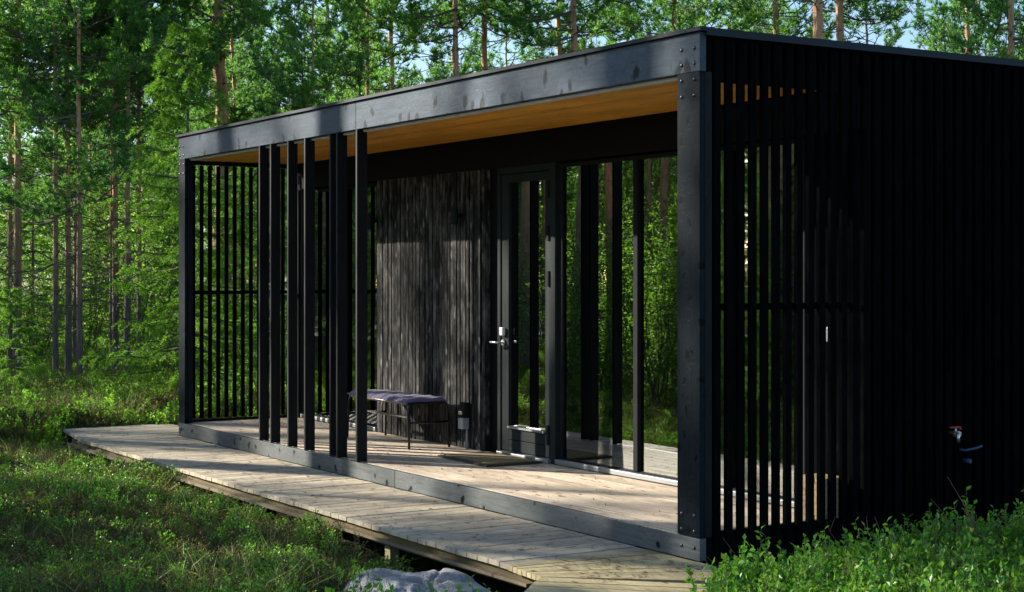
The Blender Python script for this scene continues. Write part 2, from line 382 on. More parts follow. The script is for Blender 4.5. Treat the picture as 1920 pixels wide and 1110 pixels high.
# front fins
for x in (-6.093, -5.85, -5.494, -5.153, -4.678, -4.552, -4.204):
    j = random.uniform(-.002, .002)
    part('fin', M['fin'], cabin, (x, x + .025, -.004 + j, .082, .001, ZC - .001), bevel=.0015)
# porch boards
dk = MB(); y = .048; k = 0
while y < YB + .05:
    w = min(.118, YB + .06 - y); cuts = sorted([XL + .02, -.066] + [random.uniform(-7, -1.2) for _ in range(2)])
    for a, b in zip(cuts, cuts[1:]): dk.box(a + .0015, b - .0015, y, y + w - .005, -.030 + random.uniform(-.001, .0), random.uniform(-.0012, .0))
    y += w; k += 1
dk.build('porch_deck', M['deck'], cabin)
part('deck_frame', M['hdr'], cabin, (XL + .02, -.02, .05, YB, -.12, -.034))
# side screens and side cladding share a slat rhythm
P = .0862
def screen(x0, x1, name):
    m = MB(); y = .106 if x1 > -1 else .12
    while y + .043 < YB + .02:
        m.box(x0, x1, y, y + (.043 if x1 > -1 else .037), -.11 if x1 > -1 else 0.03, ZT - .03 if x1 > -1 else 2.51); y += P
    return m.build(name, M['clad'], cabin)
screen(-.030, -.002, 'slat_screen')
screen(XL + .018, XL + .038, 'slat_screen')
for xa, xb in ((-.062, -.031), (XL + .039, XL + .07)):
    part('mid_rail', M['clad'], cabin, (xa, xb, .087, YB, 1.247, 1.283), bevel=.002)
    part('screen_header', M['hdr'], cabin, (xa, xb, .087, YB, 2.512, ZC - .006))
    part('screen_sill', M['hdr'], cabin, (xa, xb, .087, YB, .0015, .024))
part('gable_board', M['hdr'], cabin, (-.062, -.032, .087, YB, ZC - .0055, ZT - .01))
part('side_base_board', M['hdr'], cabin, (-.062, -.032, .05, YB, -.3, .001))
# long right wall
rw = part('side_wall', M['hdr'], cabin, (-.2, -.032, YB + .05, YE, -.42, ZT - .004))
m = MB(); y = .106 + P * 13
while y < YE: m.box(-.0305, -.002, y, y + .043, -.30, ZT - .03); y += P
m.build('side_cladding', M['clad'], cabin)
part('side_wall', M['hdr'], cabin, (XL, XL + .15, YB, YE, -.42, ZT - .004))
part('back_wall', M['hdr'], cabin, (XL + .15, -.2, YE - .15, YE - .001, -.42, ZT - .004))
# porch back wall: header band, clad panel, window and door openings
part('wall_header', M['hdr'], cabin, (XL + .04, -.03, YB + .005, YB + .14, 2.30, ZC - .005))
for q in ((-6.21, -4.10, YB + .035, YB + .16, -.1, 2.299), (XL + .151, -7.86, YB + .02, YB + .16, -.1, 2.299), (-.50, -.201, YB + .03, YB + .16, -.1, 2.299)): part('wall_core', M['hdr'], cabin, q)
m = MB(); x = -6.205
while x < -4.355:
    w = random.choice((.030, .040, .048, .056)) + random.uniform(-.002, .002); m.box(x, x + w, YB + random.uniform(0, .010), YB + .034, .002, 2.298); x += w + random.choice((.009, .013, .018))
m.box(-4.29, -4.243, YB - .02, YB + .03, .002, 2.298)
m.build('front_cladding', M['worn_lit'], cabin)
m = MB(); x = -.48
while x < -.06: m.box(x, x + .043, YB - .002, YB + .028, .002, 2.298); x += P
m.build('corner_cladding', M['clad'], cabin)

# glazing
def window(x0, x1, z0, z1, fw=.045, mull=()):
    f = MB()
    f.box(x0, x0 + fw, YB + .03, YB + .09, z0, z1).box(x1 - fw, x1, YB + .03, YB + .09, z0, z1)
    f.box(x0 + fw, x1 - fw, YB + .03, YB + .09, z1 - fw * .6, z1).box(x0 + fw, x1 - fw, YB + .03, YB + .09, z0, z0 + fw * .5)
    for q in mull: f.box(q - .025, q + .025, YB + .02, YB + .085, z0 + fw * .5, z1 - fw * .6)
    root = f.build('window', M['black'], cabin, .002)
    xs = [x0 + fw] + [v for q in mull for v in (q - .025, q + .025)] + [x1 - fw]
    for a, b in zip(xs[::2], xs[1::2]):
        part('pane', M['glass'], root, (a + .001, b - .001, YB + .050, YB + .056, z0 + fw * .5, z1 - fw * .6))
    part('sill', M['alu'], root, (x0, x1, YB - .012, YB + .029, z0 - .022, z0 + .012), bevel=.004)
    return root
window(-3.235, -.505, .03, 2.285, .045, (-2.25, -1.243))
window(-7.85, -6.215, .03, 2.285, .05, (-6.95,))
# door
dr = part('door_frame', M['door'], cabin, (-4.10, -4.055, YB + .01, YB + .09, .002, 2.298), (-3.33, -3.245, YB + .0, YB + .09, .002, 2.298), (-4.055, -3.33, YB + .01, YB + .09, 2.245, 2.298), bevel=.002)
door = MB().box(-4.050, -3.945, YB + .02, YB + .075, .04, 2.24).box(-3.415, -3.335, YB + .02, YB + .075, .04, 2.24).box(-3.945, -3.415, YB + .02, YB + .075, 2.175, 2.24)
door.box(-3.945, -3.415, YB + .02, YB + .075, .04, .128).box(-3.945, -3.415, YB + .02, YB + .075, .133, .222)
door = door.build('door', M['door'], cabin, .003)
part('pane', M['glass'], door, (-3.944, -3.416, YB + .046, YB + .052, .223, 2.174))
part('glazing_bead', M['alu'], door, (-3.944, -3.416, YB + .004, YB + .040, .2225, .238))
part('threshold', M['alu'], cabin, (-4.055, -3.30, YB - .03, YB + .04, .001, .032), bevel=.004)
for z0, z1 in ((2.03, 2.16), (1.70, 1.82), (1.35, 1.47), (.14, .29)):
    part('hinge', M['black'], door, (-3.352, -3.318, YB - .012, YB + .019, z0, z1), bevel=.003)
h = MB().tube([(-4.015, YB + .02, .90), (-4.015, YB - .035, .90), (-4.02, YB - .045, .90), (-4.11, YB - .05, .90)], .009)
h.tube([(-4.015, YB + .018, .90), (-4.015, YB + .006, .90)], .025, 14)
h.build('handle', M['steel'], door)
MB().box(-4.04, -3.99, YB - .012, YB + .018, .955, 1.02).build('lock_keypad', M['white'], door, .006)
# second sliding leaf handle at the right hand end
sl = MB().box(-.275, -.235, YB - .018, YB - .0035, 1.04, 1.13).build('door_pull', M['grey_box'], cabin, .006)
# interior shell
part('interior_floor', M['interior_floor'], cabin, (XL + .15, -.2, YB + .06, YE - .15, -.06, .012))
part('interior_ceiling', M['wall_in'], cabin, (XL + .15, -.2, YB + .15, YE - .15, 2.40, 2.44))
part('interior_wall', M['wall_in'], cabin, (XL + .151, XL + .17, YB + .17, YE - .16, .013, 2.399), (-.22, -.2015, YB + .17, YE - .16, .013, 2.399), (XL + .17, -.22, YE - .17, YE - .152, .013, 2.399))

# low cabinet just inside the glass
tb = thing('sideboard', 'low cream-fronted sideboard with a dark top, seen through the middle glass pane', 'sideboard', (-3.0, 1.6, .012))
part('top', M['black'], tb, (-3.46, -2.56, 1.40, 1.80, .85, .872), bevel=.003)
part('carcass', M['wall_in'], tb, (-3.44, -2.58, 1.436, 1.79, .013, .849))
for i in range(6):
    a = -3.44 + i * .1445
    part('front_panel', M['curtain'], tb, (a + .004, a + .1405, 1.418, 1.4355, .02, .835), bevel=.004)

# ------------------------------------------------------------------ porch things
bn = thing('bench', 'black tube-frame bench with slatted lower rail against the dark porch wall', 'bench', (-5.3, .95, 0))
x0, x1, y0, y1, zt = -5.88, -4.77, .76, 1.13, .375
for y in (y0, y1): MB().tube([(x0 + .03, y, zt), (x1 - .03, y, zt)], .011).build('seat_rail', M['rail'], bn)
for xx in (x0, x1):
    s = 1 if xx == x1 else -1
    pts = [(xx + s * .02, y0 - .005, .0), (xx, y0, .30)] + [(xx, y0 + .05 - .05 * math.cos(t), .325 + .05 * math.sin(t)) for t in (0.2, .8, 1.3)] + \
          [(xx, y1 - .05 + .05 * math.sin(t), .325 + .05 * math.cos(t)) for t in (.3, .8, 1.4)] + [(xx, y1, .30), (xx + s * .02, y1 + .005, .0)]
    MB().tube(pts, .011).build('leg_frame', M['tube'], bn)
    MB().tube([(xx + s * .008, y0, .215), (xx + s * .008, y1, .215)], .009).build('crossbar', M['tube'], bn)
MB().box(x0 + .02, x1 - .35, .93, .965, .222, .236).build('lower_rail', M['rail'], bn)
part('seat_board', M['tube'], bn, (x0 + .02, x1 - .02, y0 + .012, y1 - .012, zt - .006, zt + .006))
# quilted cushion
nu, nv = 90, 16; cm = MB()
def cush(u, v, top):
    ex = min(u, 1 - u) * 2; ey = min(v, 1 - v) * 2
    e = min(1, ex * 14) ** .5 * min(1, ey * 5) ** .5
    rib = abs(math.sin(u * math.pi * 17)) ** .5
    zt_ = .385 + (.017 + .015 * rib) * e + .004 * math.sin(u * 37 + v * 11) if top else .383
    X = x0 - .01 + (x1 - x0 - .01) * u; Y = y0 - .01 + (y1 - y0 + .02) * v + .004 * math.sin(u * math.pi * 34)
    return (X, Y, zt_)
for top in (1, 0):
    b = len(cm.v)
    for i in range(nu + 1):
        for j in range(nv + 1): cm.v.append(cush(i / nu, j / nv, top))
    for i in range(nu):
        for j in range(nv):
            a = b + i * (nv + 1) + j; q = (a, a + nv + 1, a + nv + 2, a + 1); cm.face(q if top else q[::-1], 0, True)
o = cm.build('seat_cushion', M['cushion']); tag(o, 'thin quilted purple seat pad lying on the bench', 'cushion')
o = MB().tube([(x0 + .0, y0 + .02, .386), (x0 - .05, y0 - .0, .392), (x0 - .09, y0 - .03, .372)], .004).build('tie', M['cushion'], o)

mt = MB(); poly = [(-4.16, .69), (-3.375, .672), (-3.355, 1.155), (-4.15, 1.165)]
mt.prism(poly, .001, .017); inner = [(-4.125, .73), (-3.41, .712), (-3.39, 1.12), (-4.118, 1.128)]
mt = mt.build('doormat', M['coir_edge'], None, .003); tag(mt, 'brown coir doormat with a dark edge lying before the glass door', 'doormat')
MB().prism(inner, .0172, .023).build('pile', M['coir'], mt, .002)

for x, lb in ((-6.215, 'left of the two dark cylinder wall lamps, by the window edge'), (-4.655, 'right of the two dark cylinder wall lamps, on the clad wall near the door')):
    t = thing('wall_lamp', lb, 'wall lamp', (x, YB, 1.93), 'wall lamps on the porch')
    MB().tube([(x, YB - .07, 1.86), (x, YB - .07, 2.005)], .032, 16).build('shade', M['door'], t, .002)
    part('bracket', M['black'], t, (x - .02, x + .02, YB - .045, YB + .012, 1.915, 1.95))
sk = thing('power_socket', 'small grey outdoor power socket low on the dark wall beside the door', 'socket', (-4.56, YB, .2))
part('socket_box', M['black'], sk, (-4.60, -4.515, YB - .055, YB - .001, .262, .385), bevel=.006)
part('cover', M['grey_box'], sk, (-4.60, -4.525, YB - .068, YB - .001, .165, .258), bevel=.008)
part('plug', M['steel'], sk, (-4.585, -4.535, YB - .075, YB - .056, .285, .315), bevel=.006)
MB().tube([(-4.545, YB - .014, .165), (-4.545, YB - .014, .001)], .010).build('conduit', M['grey_box'], sk)
o = part('sensor', M['white'], None, (-7.93, -7.90, YB - .03, YB + .019, 2.29, 2.345), bevel=.004); tag(o, 'tiny pale sensor box high on the wall behind the left slats', 'sensor')

ws = thing('wood_block_stack', 'small stack of pale wooden blocks on the porch behind the right slat screen', 'wood stack', (-.14, 1.03, 0))
k = 0
for r in range(7):
    xs = [-.26, -.185, -.11, -.035] if r % 2 == 0 else [-.26, -.225, -.15, -.075, -.035]
    for a, b in zip(xs, xs[1:]):
        MB().box(a + .001, b - .001, .94 + random.uniform(-.004, .004), 1.12, r * .037 + .001, r * .037 + .036).build('block', M['pale_wood'], ws, .002)

# tap on the side wall
X0 = -.002
tp = thing('garden_tap', 'small outdoor water tap with a red lever on the black side wall', 'tap', (X0, 1.93, .48))
MB().tube([(X0 - .01, 1.945, .475), (.075, 1.945, .475)], .011, 12).build('tap_body', M['brass'], tp)
MB().tube([(.06, 1.945, .478), (.075, 1.935, .470), (.078, 1.932, .425)], .012, 12).build('spout', M['steel'], tp)
MB().tube([(.045, 1.945, .48), (.045, 1.945, .51)], .007, 10).build('valve_stem', M['steel'], tp)
MB().box(.037, .053, 1.895, 1.985, .510, .519).box(.037, .053, 1.975, 1.992, .499, .5095).build('lever', M['red'], tp, .003)
MB().tube([(X0 - .01, 1.995, .468), (.03, 1.995, .468)], .018, 12).build('wall_plate', M['white'], tp)
hs = thing('hose_connector', 'dark blue hose fitting on the black side wall below the tap', 'hose fitting', (X0, 2.1, .36))
MB().tube([(.01, 2.02, .372), (.03, 2.05, .365), (.035, 2.14, .375), (.03, 2.19, .385)], .009, 10).build('hose', M['blue'], hs)
MB().tube([(X0 - .01, 2.07, .30), (.05, 2.07, .30)], .014, 12).build('connector', M['blue'], hs)

# ------------------------------------------------------------------ boardwalk
bw = thing('boardwalk', 'weathered plank boardwalk along the porch turning off at the near corner', 'boardwalk', (-4.5, -.6, -.3))
ZW = -.127
pl = MB(); x = -.470; k = 0
while x > -9.25:
    w = .118; xa = x - w + .0075; t = max(0, (-8.05 - x) / 1.2)
    yf = -.93 + t * .16 + random.uniform(-.003, .003) if t > 0 else -.93 + random.uniform(-.0025, .0025)
    yb = -.004 if x > XL + .03 else .34 + random.uniform(-.01, .01)
    dz = random.uniform(-.0025, .001)
    pl.box(xa, x, yf, yb, ZW - .028 + dz, ZW + dz)
    x -= w
pl.build('planking', M['walk'], bw, .0015)
# fan of tapered boards at the bend
mwd = M['walk'].copy(); mwd.name = 'boardwalk_bend_planks'
fan = MB()
Ls = [(-.468 + .368 * i / 7, -.945 - .004 * i) for i in range(8)]
Rs = [(-.468, -.006), (-.33, -.006), (-.19, -.006), (-.02, -.006), (.15, -.012), (.27, -.08), (.36, -.17), (.475, -.275)]
for i in range(7):
    a, b, c, d = Ls[i], Ls[i + 1], Rs[i + 1], Rs[i]
    g_ = .05; f = lambda p, q, t: (p[0] + (q[0] - p[0]) * t, p[1] + (q[1] - p[1]) * t)
    dz = random.uniform(-.002, .001)
    fan.prism([f(a, b, g_), f(a, b, 1 - g_), f(d, c, 1 - g_ * .6), f(d, c, g_ * .6)], ZW - .028 + dz, ZW + dz)
u = Vector((1, 1)).normalized(); w_ = Vector((1, -1)).normalized()
s = 0; L0 = Vector(Ls[-1]); Rr = Vector(Rs[-1])
while s < 6:
    a = L0 + w_ * s; b = Rr + w_ * (s + (L0 - Rr).dot(w_)); e1 = random.uniform(-.006, .006)
    a2 = L0 + w_ * (s + .112); b2 = b + w_ * .112
    # width of this arm
    a_, b_ = a + u * e1, a + u * (.885 + e1); a2_, b2_ = a2 + u * e1, a2 + u * (.885 + e1)
    dz = random.uniform(-.0025, .001)
    fan.prism([tuple(a_), tuple(a2_), tuple(b2_), tuple(b_)], ZW - .028 + dz, ZW + dz)
    s += .118
fan.build('bend_planking', M['green_wood'], bw, .0015)
part('stringer', M['joist'], bw, (-8.6, -.13, -.895, -.85, ZW - .115, ZW - .030), (-9.1, -.6, -.30, -.25, ZW - .115, ZW - .030))
part('skid_board', M['skid'], bw, (-8.6, -3.0, -.955, -.8955, ZW - .092, ZW - .070), (-2.7, -.3, -.935, -.8955, ZW - .092, ZW - .074))
for x in (-2.1, -.16):
    part('support_post', M['green_wood'], bw, (x, x + .07, -.845, -.78, -.6, ZW - .030))
for off in (.04, .80):
    a = L0 + u * off + w_ * .05; b = a + w_ * 5.5
    q = [tuple(a), tuple(b), tuple(b + u * .045), tuple(a + u * .045)]
    MB().prism(q, ZW - .115, ZW - .030).build('stringer', M['joist'], bw)

# ------------------------------------------------------------------ rock
def rock(name, c, r, seed, label):
    rs = np.random.default_rng(seed); nu, nv = 200, 84; V = []; from mathutils import noise as mn
    ph = rs.uniform(0, 6, 12)
    for j in range(nv + 1):
        for i in range(nu):
            th = 2 * math.pi * i / nu; p = (math.pi / 2) * (1 - j / nv)
            x, y, z = math.cos(th) * math.cos(p), math.sin(th) * math.cos(p), math.sin(p)
            k = 1 + .06 * math.sin(3 * x + ph[0]) * math.cos(2.7 * y + ph[1]) + .06 * math.sin(6 * y + ph[2] + 3 * x) 
            q_ = Vector((x * 2.2, y * 1.6, z * 1.6)); k += .035 * (mn.fractal(q_ * .9, .9, 2.1, 6)) + .025 * mn.ridged_multi_fractal(q_ * 3, .8, 2.2, 5, 1.0, 2.0) - .04
            crack = -.05 * math.exp(-((x * .5 + y * .8 - .12 + .1 * math.sin(5 * x)) / .03) ** 2) - .035 * math.exp(-((x - .35 * y - .2 + .06 * math.sin(8 * y)) / .025) ** 2)
            V.append((c[0] + r[0] * x * k, c[1] + r[1] * y * k, c[2] + r[2] * (z * k ** 1.5 + crack * (z > .1))))
    m = MB(); m.v = V
    for j in range(nv):
        for i in range(nu): i2 = (i + 1) % nu; m.face((j * nu + i, j * nu + i2, (j + 1) * nu + i2, (j + 1) * nu + i)[::-1], 0, True)
    o = m.build(name, M['rock'], None); return tag(o, label, 'rock')
rock('rock', (-.40, -1.50, -.45), (.80, .48, .355), 3, 'pale grey lichen-marked rock beside the boardwalk edge')

# ------------------------------------------------------------------ vegetation meshes
def rand_dirs(n):
    v = rng.normal(size=(n, 3)); return v / np.linalg.norm(v, axis=1, keepdims=True)
def norm(v): return v / np.maximum(np.linalg.norm(v, axis=-1, keepdims=True), 1e-9)
def needles(c, ax, k, L, w, spread):
    """k needles at each centre c around axis ax -> triangles"""
    n = len(c); C = np.repeat(c, k, 0); A = np.repeat(ax, k, 0)
    D = norm(A + spread * rand_dirs(n * k)); S = norm(np.cross(D, rand_dirs(n * k)))
    l = L * rng.uniform(.7, 1.15, (n * k, 1)); C = C + D * l * .05
    V = np.stack([C - S * w / 2, C + S * w / 2, C + D * l], 1).reshape(-1, 3)
    return V, np.arange(len(V)).reshape(-1, 3)
def leaves(c, d, L, W):
    """folded leaves (2 quads) growing from c along d"""
    n = len(c); S = norm(np.cross(d, rand_dirs(n))); N = np.cross(d, S)
    l = L * rng.uniform(.65, 1.15, (n, 1)); w = W * l / L
    p0 = c; p1 = c + d * l * .5 + S * w / 2 + N * l * .08; p2 = c + d * l; p3 = c + d * l * .5 - S * w / 2 + N * l * .08
    pm = c + d * l * .52
    V = np.stack([p0, p1, p2, pm, p3], 1).reshape(-1, 3); b = np.arange(n)[:, None] * 5
    F = np.concatenate([b + [0, 1, 2, 3], b + [0, 3, 2, 4]]); return V, F
def tube_np(lines, n=4):
    """lines: list of (pts (k,3), radii)"""
    Vs, Fs, o = [], [], 0
    for pts, r in lines:
        pts = np.asarray(pts, float); k = len(pts); d = norm(np.gradient(pts, axis=0)); a = norm(np.cross(d, [0.31, .2, .93])); b = np.cross(d, a)
        t = np.arange(n) * 2 * np.pi / n
        ring = pts[:, None] + np.asarray(r)[:, None, None] * (a[:, None] * np.cos(t)[None, :, None] + b[:, None] * np.sin(t)[None, :, None])
        Vs.append(ring.reshape(-1, 3)); i = np.arange(k - 1)[:, None] * n; j = np.arange(n)[None]; j2 = (j + 1) % n
        Fs.append(np.stack([i + j, i + j2, i + n + j2, i + n + j], -1).reshape(-1, 4) + o); o += k * n
    return np.concatenate(Vs), np.concatenate(Fs)

def pine(seed, H, base, nbr, blen, dens=1.0):
    global rng; rng = np.random.default_rng(seed)
    lines = []; tc = []; ta = []
    for b in range(nbr):
        t = (b + rng.uniform()) / nbr; z = base + (H - base) * t ** 1.35
        L = blen * (1 - .62 * t) * rng.uniform(.55, 1.1) * (.7 + .3 * min(1, t * 5)); az = rng.uniform(0, 2 * np.pi)
        rise = rng.uniform(-.05, .45) + .5 * t; s = np.linspace(0, 1, 6)[:, None]
        dirh = np.array([np.cos(az), np.sin(az), 0])
        pts = np.array([0, 0, z]) + dirh * L * s + np.array([0, 0, 1]) * L * (rise * s - .25 * s * (1 - s) * 2 + .15 * s ** 2)
        pts[1:] += rng.normal(0, .035 * L, (5, 3)); lines.append((pts, np.linspace(.014 * L ** .8, .004, 6)))
        for q in range(int(8 * L * dens) + 3):
            u_ = rng.uniform(.28, 1.0); i = min(int(u_ * 5), 4); p = pts[i] + (pts[i + 1] - pts[i]) * (u_ * 5 - i)
            d = norm(norm(pts[i + 1] - pts[i]) * .8 + rng.normal(0, .75, 3) * [1, 1, .45] + [0, 0, .25]); l2 = rng.uniform(.18, .48) * (1.15 - .5 * u_)
            e = p + d * l2 + [0, 0, .05]; lines.append((np.array([p, (p + e) / 2 + rng.normal(0, .015, 3), e]), [.006, .005, .003]))
            for w in (.5, .68, .85, 1.0):
                tc.append(p + (e - p) * w + rng.normal(0, .02, 3)); ta.append(norm(d + [0, 0, .5]))
        tc.append(pts[-1]); ta.append(norm(pts[-1] - pts[-2]))
    # dead snags below the crown
    for b in range(26):
        z = rng.uniform(1.0, base + 1.5); L = rng.uniform(.25, 1.3); az = rng.uniform(0, 2 * np.pi); s = np.linspace(0, 1, 5)[:, None]
        pts = np.array([0, 0, z]) + np.array([np.cos(az), np.sin(az), 0]) * L * s + np.array([0, 0, 1]) * L * (rng.uniform(-.5, .35) * s + .2 * s ** 2)
        pts[1:] += rng.normal(0, .05 * L, (4, 3)); lines.append((pts, np.linspace(.012, .003, 5)))
        for q in range(3):
            i = rng.integers(1, 4); e = pts[i] + norm(rng.normal(0, 1, 3)) * rng.uniform(.1, .4); lines.append((np.array([pts[i], (pts[i] + e) / 2 + rng.normal(0, .02, 3), e]), [.005, .004, .002]))
    tv, tf = tube_np(lines, 3)
    nv_, nf = needles(np.array(tc), np.array(ta), 13, .105, .018, .95)
    return npmesh('pine_crown', [(tv, tf, 0, False), (nv_, nf, 1, False)], [M['twig'], M['needle']])
def trunk_mesh(seed, H, r0=.1, n=12):
    r = np.random.default_rng(seed); k = 46; z = np.linspace(-.35, H, k); w = np.cumsum(r.normal(0, .008, (k, 2)), 0); w -= w[2]
    rad = r0 * (1 - .78 * (np.clip(z, 0, H) / H)) * (1 + .55 * np.exp(-(z + .35) / .25)) * (1 + r.normal(0, .015, k))
    pts = np.concatenate([w * np.clip(z, 0, 9)[:, None] * .25, z[:, None]], 1)
    t = np.arange(n) * 2 * np.pi / n; ring = np.stack([pts[:, 0, None] + rad[:, None] * np.cos(t) * (1 + .04 * np.sin(3 * t)), pts[:, 1, None] + rad[:, None] * np.sin(t), np.repeat(z[:, None], n, 1)], -1)
    i = np.arange(k - 1)[:, None] * n; j = np.arange(n)[None]; j2 = (j + 1) % n
    return npmesh('pine_trunk', [(ring.reshape(-1, 3), np.stack([i + j, i + j2, i + n + j2, i + n + j], -1).reshape(-1, 4), 0, True)], [M['bark']])
def spruce(seed, H, spread):
    global rng; rng = np.random.default_rng(seed); lines = []; C = []; A = []
    z = .25
    while z < H - .15:
        t = z / H; nb = 6
        for b in range(nb):
            az = rng.uniform(0, 2 * np.pi); L = spread * (1 - t) ** .8 * rng.uniform(.7, 1.1) + .08; s = np.linspace(0, 1, 6)[:, None]
            h = np.array([np.cos(az), np.sin(az), 0]); pts = np.array([0, 0, z]) + h * L * s + np.array([0, 0, 1]) * L * ((.35 * t - .1) * s - .35 * s * (1 - .3 * t) + .28 * s ** 2)
            pts[1:] += rng.normal(0, .02 * L, (5, 3)); lines.append((pts, np.linspace(.012, .003, 6)))
            for q in range(int(L * 15) + 3):
                u_ = rng.uniform(.15, 1); i = min(int(u_ * 5), 4); p = pts[i] + (pts[i + 1] - pts[i]) * (u_ * 5 - i)
                side = np.cross(h, [0, 0, 1]) * rng.choice([-1, 1]); d = norm(h * .8 + side * rng.uniform(.4, 1.1) + [0, 0, rng.uniform(-.5, .05)])
                l2 = rng.uniform(.14, .34) * (1.1 - .6 * u_) * min(1, L + .3)
                for m_ in np.linspace(.05, 1, 7): C.append(p + d * l2 * m_ - [0, 0, .05 * m_ ** 2]); A.append(d)
            for m_ in np.linspace(.2, 1, 12):
                i = min(int(m_ * 5), 4); C.append(pts[i] + (pts[i + 1] - pts[i]) * (m_ * 5 - i)); A.append(h)
        z += rng.uniform(.13, .22) * (1.1 - .3 * t)
    for zz in np.linspace(H - .5, H, 14): C.append(np.array([0, 0, zz])); A.append(np.array([0, 0, 1.]))
    lines.append((np.array([[0, 0, -.3], [0, 0, H * .5], [0, 0, H]]), [.05, .03, .006]))
    tv, tf = tube_np(lines, 4); nv_, nf = needles(np.array(C), np.array(A), 7, .045, .010, .8)
    return npmesh('spruce_crown', [(tv, tf, 0, False), (nv_, nf, 1, False)], [M['twig'], M['spruce']])
def bush(seed, H, W, n, ls, mat):
    global rng; rng = np.random.default_rng(seed); lines = []; C = []; D = []
    for b in range(9):
        az = rng.uniform(0, 6.28); e = np.array([np.cos(az) * W * rng.uniform(.1, .8), np.sin(az) * W * rng.uniform(.1, .8), H * rng.uniform(.7, 1)])
        s = np.linspace(0, 1, 7)[:, None]; pts = e * s + np.array([0, 0, -.2]) * (1 - s) + rng.normal(0, .03, (7, 3)); lines.append((pts, np.linspace(.018, .004, 7)))
        for q in range(n // 9 // 8):
            u_ = rng.uniform(.25, 1); i = min(int(u_ * 6), 5); p = pts[i] + (pts[i + 1] - pts[i]) * (u_ * 6 - i); d = norm(rng.normal(0, 1, 3) * [1, 1, .5] + [0, 0, .3]); l2 = rng.uniform(.15, .55) * W
            lines.append((np.array([p, p + d * l2 * .5 + [0, 0, .02], p + d * l2]), [.005, .004, .002]))
            for m_ in np.linspace(.2, 1, 8): C.append(p + d * l2 * m_ + rng.normal(0, .02, 3)); D.append(norm(d * .5 + rng.normal(0, .8, 3) * [1, 1, .5]))
    tv, tf = tube_np(lines, 3); lv, lf = leaves(np.array(C), np.array(D), ls, ls * .6)
    return npmesh('bush_leaves', [(tv, tf, 0, False), (lv, lf, 1, False)], [M['twig'], mat])

PH = 10.0
PINES = [pine(11, PH, 3.4, 58, 2.0, 1.1), pine(12, PH, 4.0, 52, 2.2, 1.1), pine(13, PH, 2.9, 62, 1.7, 1.1), pine(14, PH, 4.6, 46, 2.3, 1.2), pine(15, PH, 3.6, 64, 2.1, 1.2), pine(16, PH, 1.6, 74, 2.2, 1.2), pine(17, PH, 5.6, 36, 2.4, 1.2)]
HIGH = [pine(21, 19, 14, 40, 2.0, 1.0), pine(22, 19, 13.5, 40, 1.9, 1.0)]
TRUNKS = [trunk_mesh(s, 10) for s in (1, 2, 3, 4)]; TALL = [trunk_mesh(9, 19), trunk_mesh(10, 19)]
SPR = [spruce(31, 4.6, 1.35), spruce(32, 6.5, 1.7), spruce(33, 2.4, .8)]
BUSH = [bush(41, 1.9, .9, 2600, .06, M['broad']), bush(42, 1.2, .8, 2200, .055, M['broad']), bush(43, 2.8, 1.1, 3000, .06, M['broad'])]

def link_child(name, me, root, scale=(1, 1, 1)):
    o = bpy.data.objects.new(name, me); col.objects.link(o); o.parent = root; o.scale = scale; return o
def put_pine(x, y, dia, label, group=None, crown=0, high=False, lean=(0, 0), rz=None, s=1.0, name='pine_tree'):
    root = thing(name, label, 'tree', (x, y, hz(x, y)), group)
    root.rotation_euler = (lean[0], lean[1], random.uniform(0, 6.28) if rz is None else rz); root.scale = (s, s, s)
    k = dia / .17 / s
    link_child('trunk', random.choice(TALL if high else TRUNKS), root, (k, k, 1))
    link_child('crown', (HIGH if high else PINES)[crown], root)
    return root
def put_mesh(name, me, x, y, s, label, cat, group=None, part_name='foliage'):
    root = thing(name, label, cat, (x, y, hz(x, y)), group); root.rotation_euler = (0, 0, random.uniform(0, 6.28)); root.scale = (s, s, s)
    link_child(part_name, me, root); return root
def cray(px): r = (px - 960) / 3000; return .5296 * r - .8482, .8482 * r + .5296
def at(px, t): a, b = cray(px); return 6.88 + t * a, -5.507 + t * b

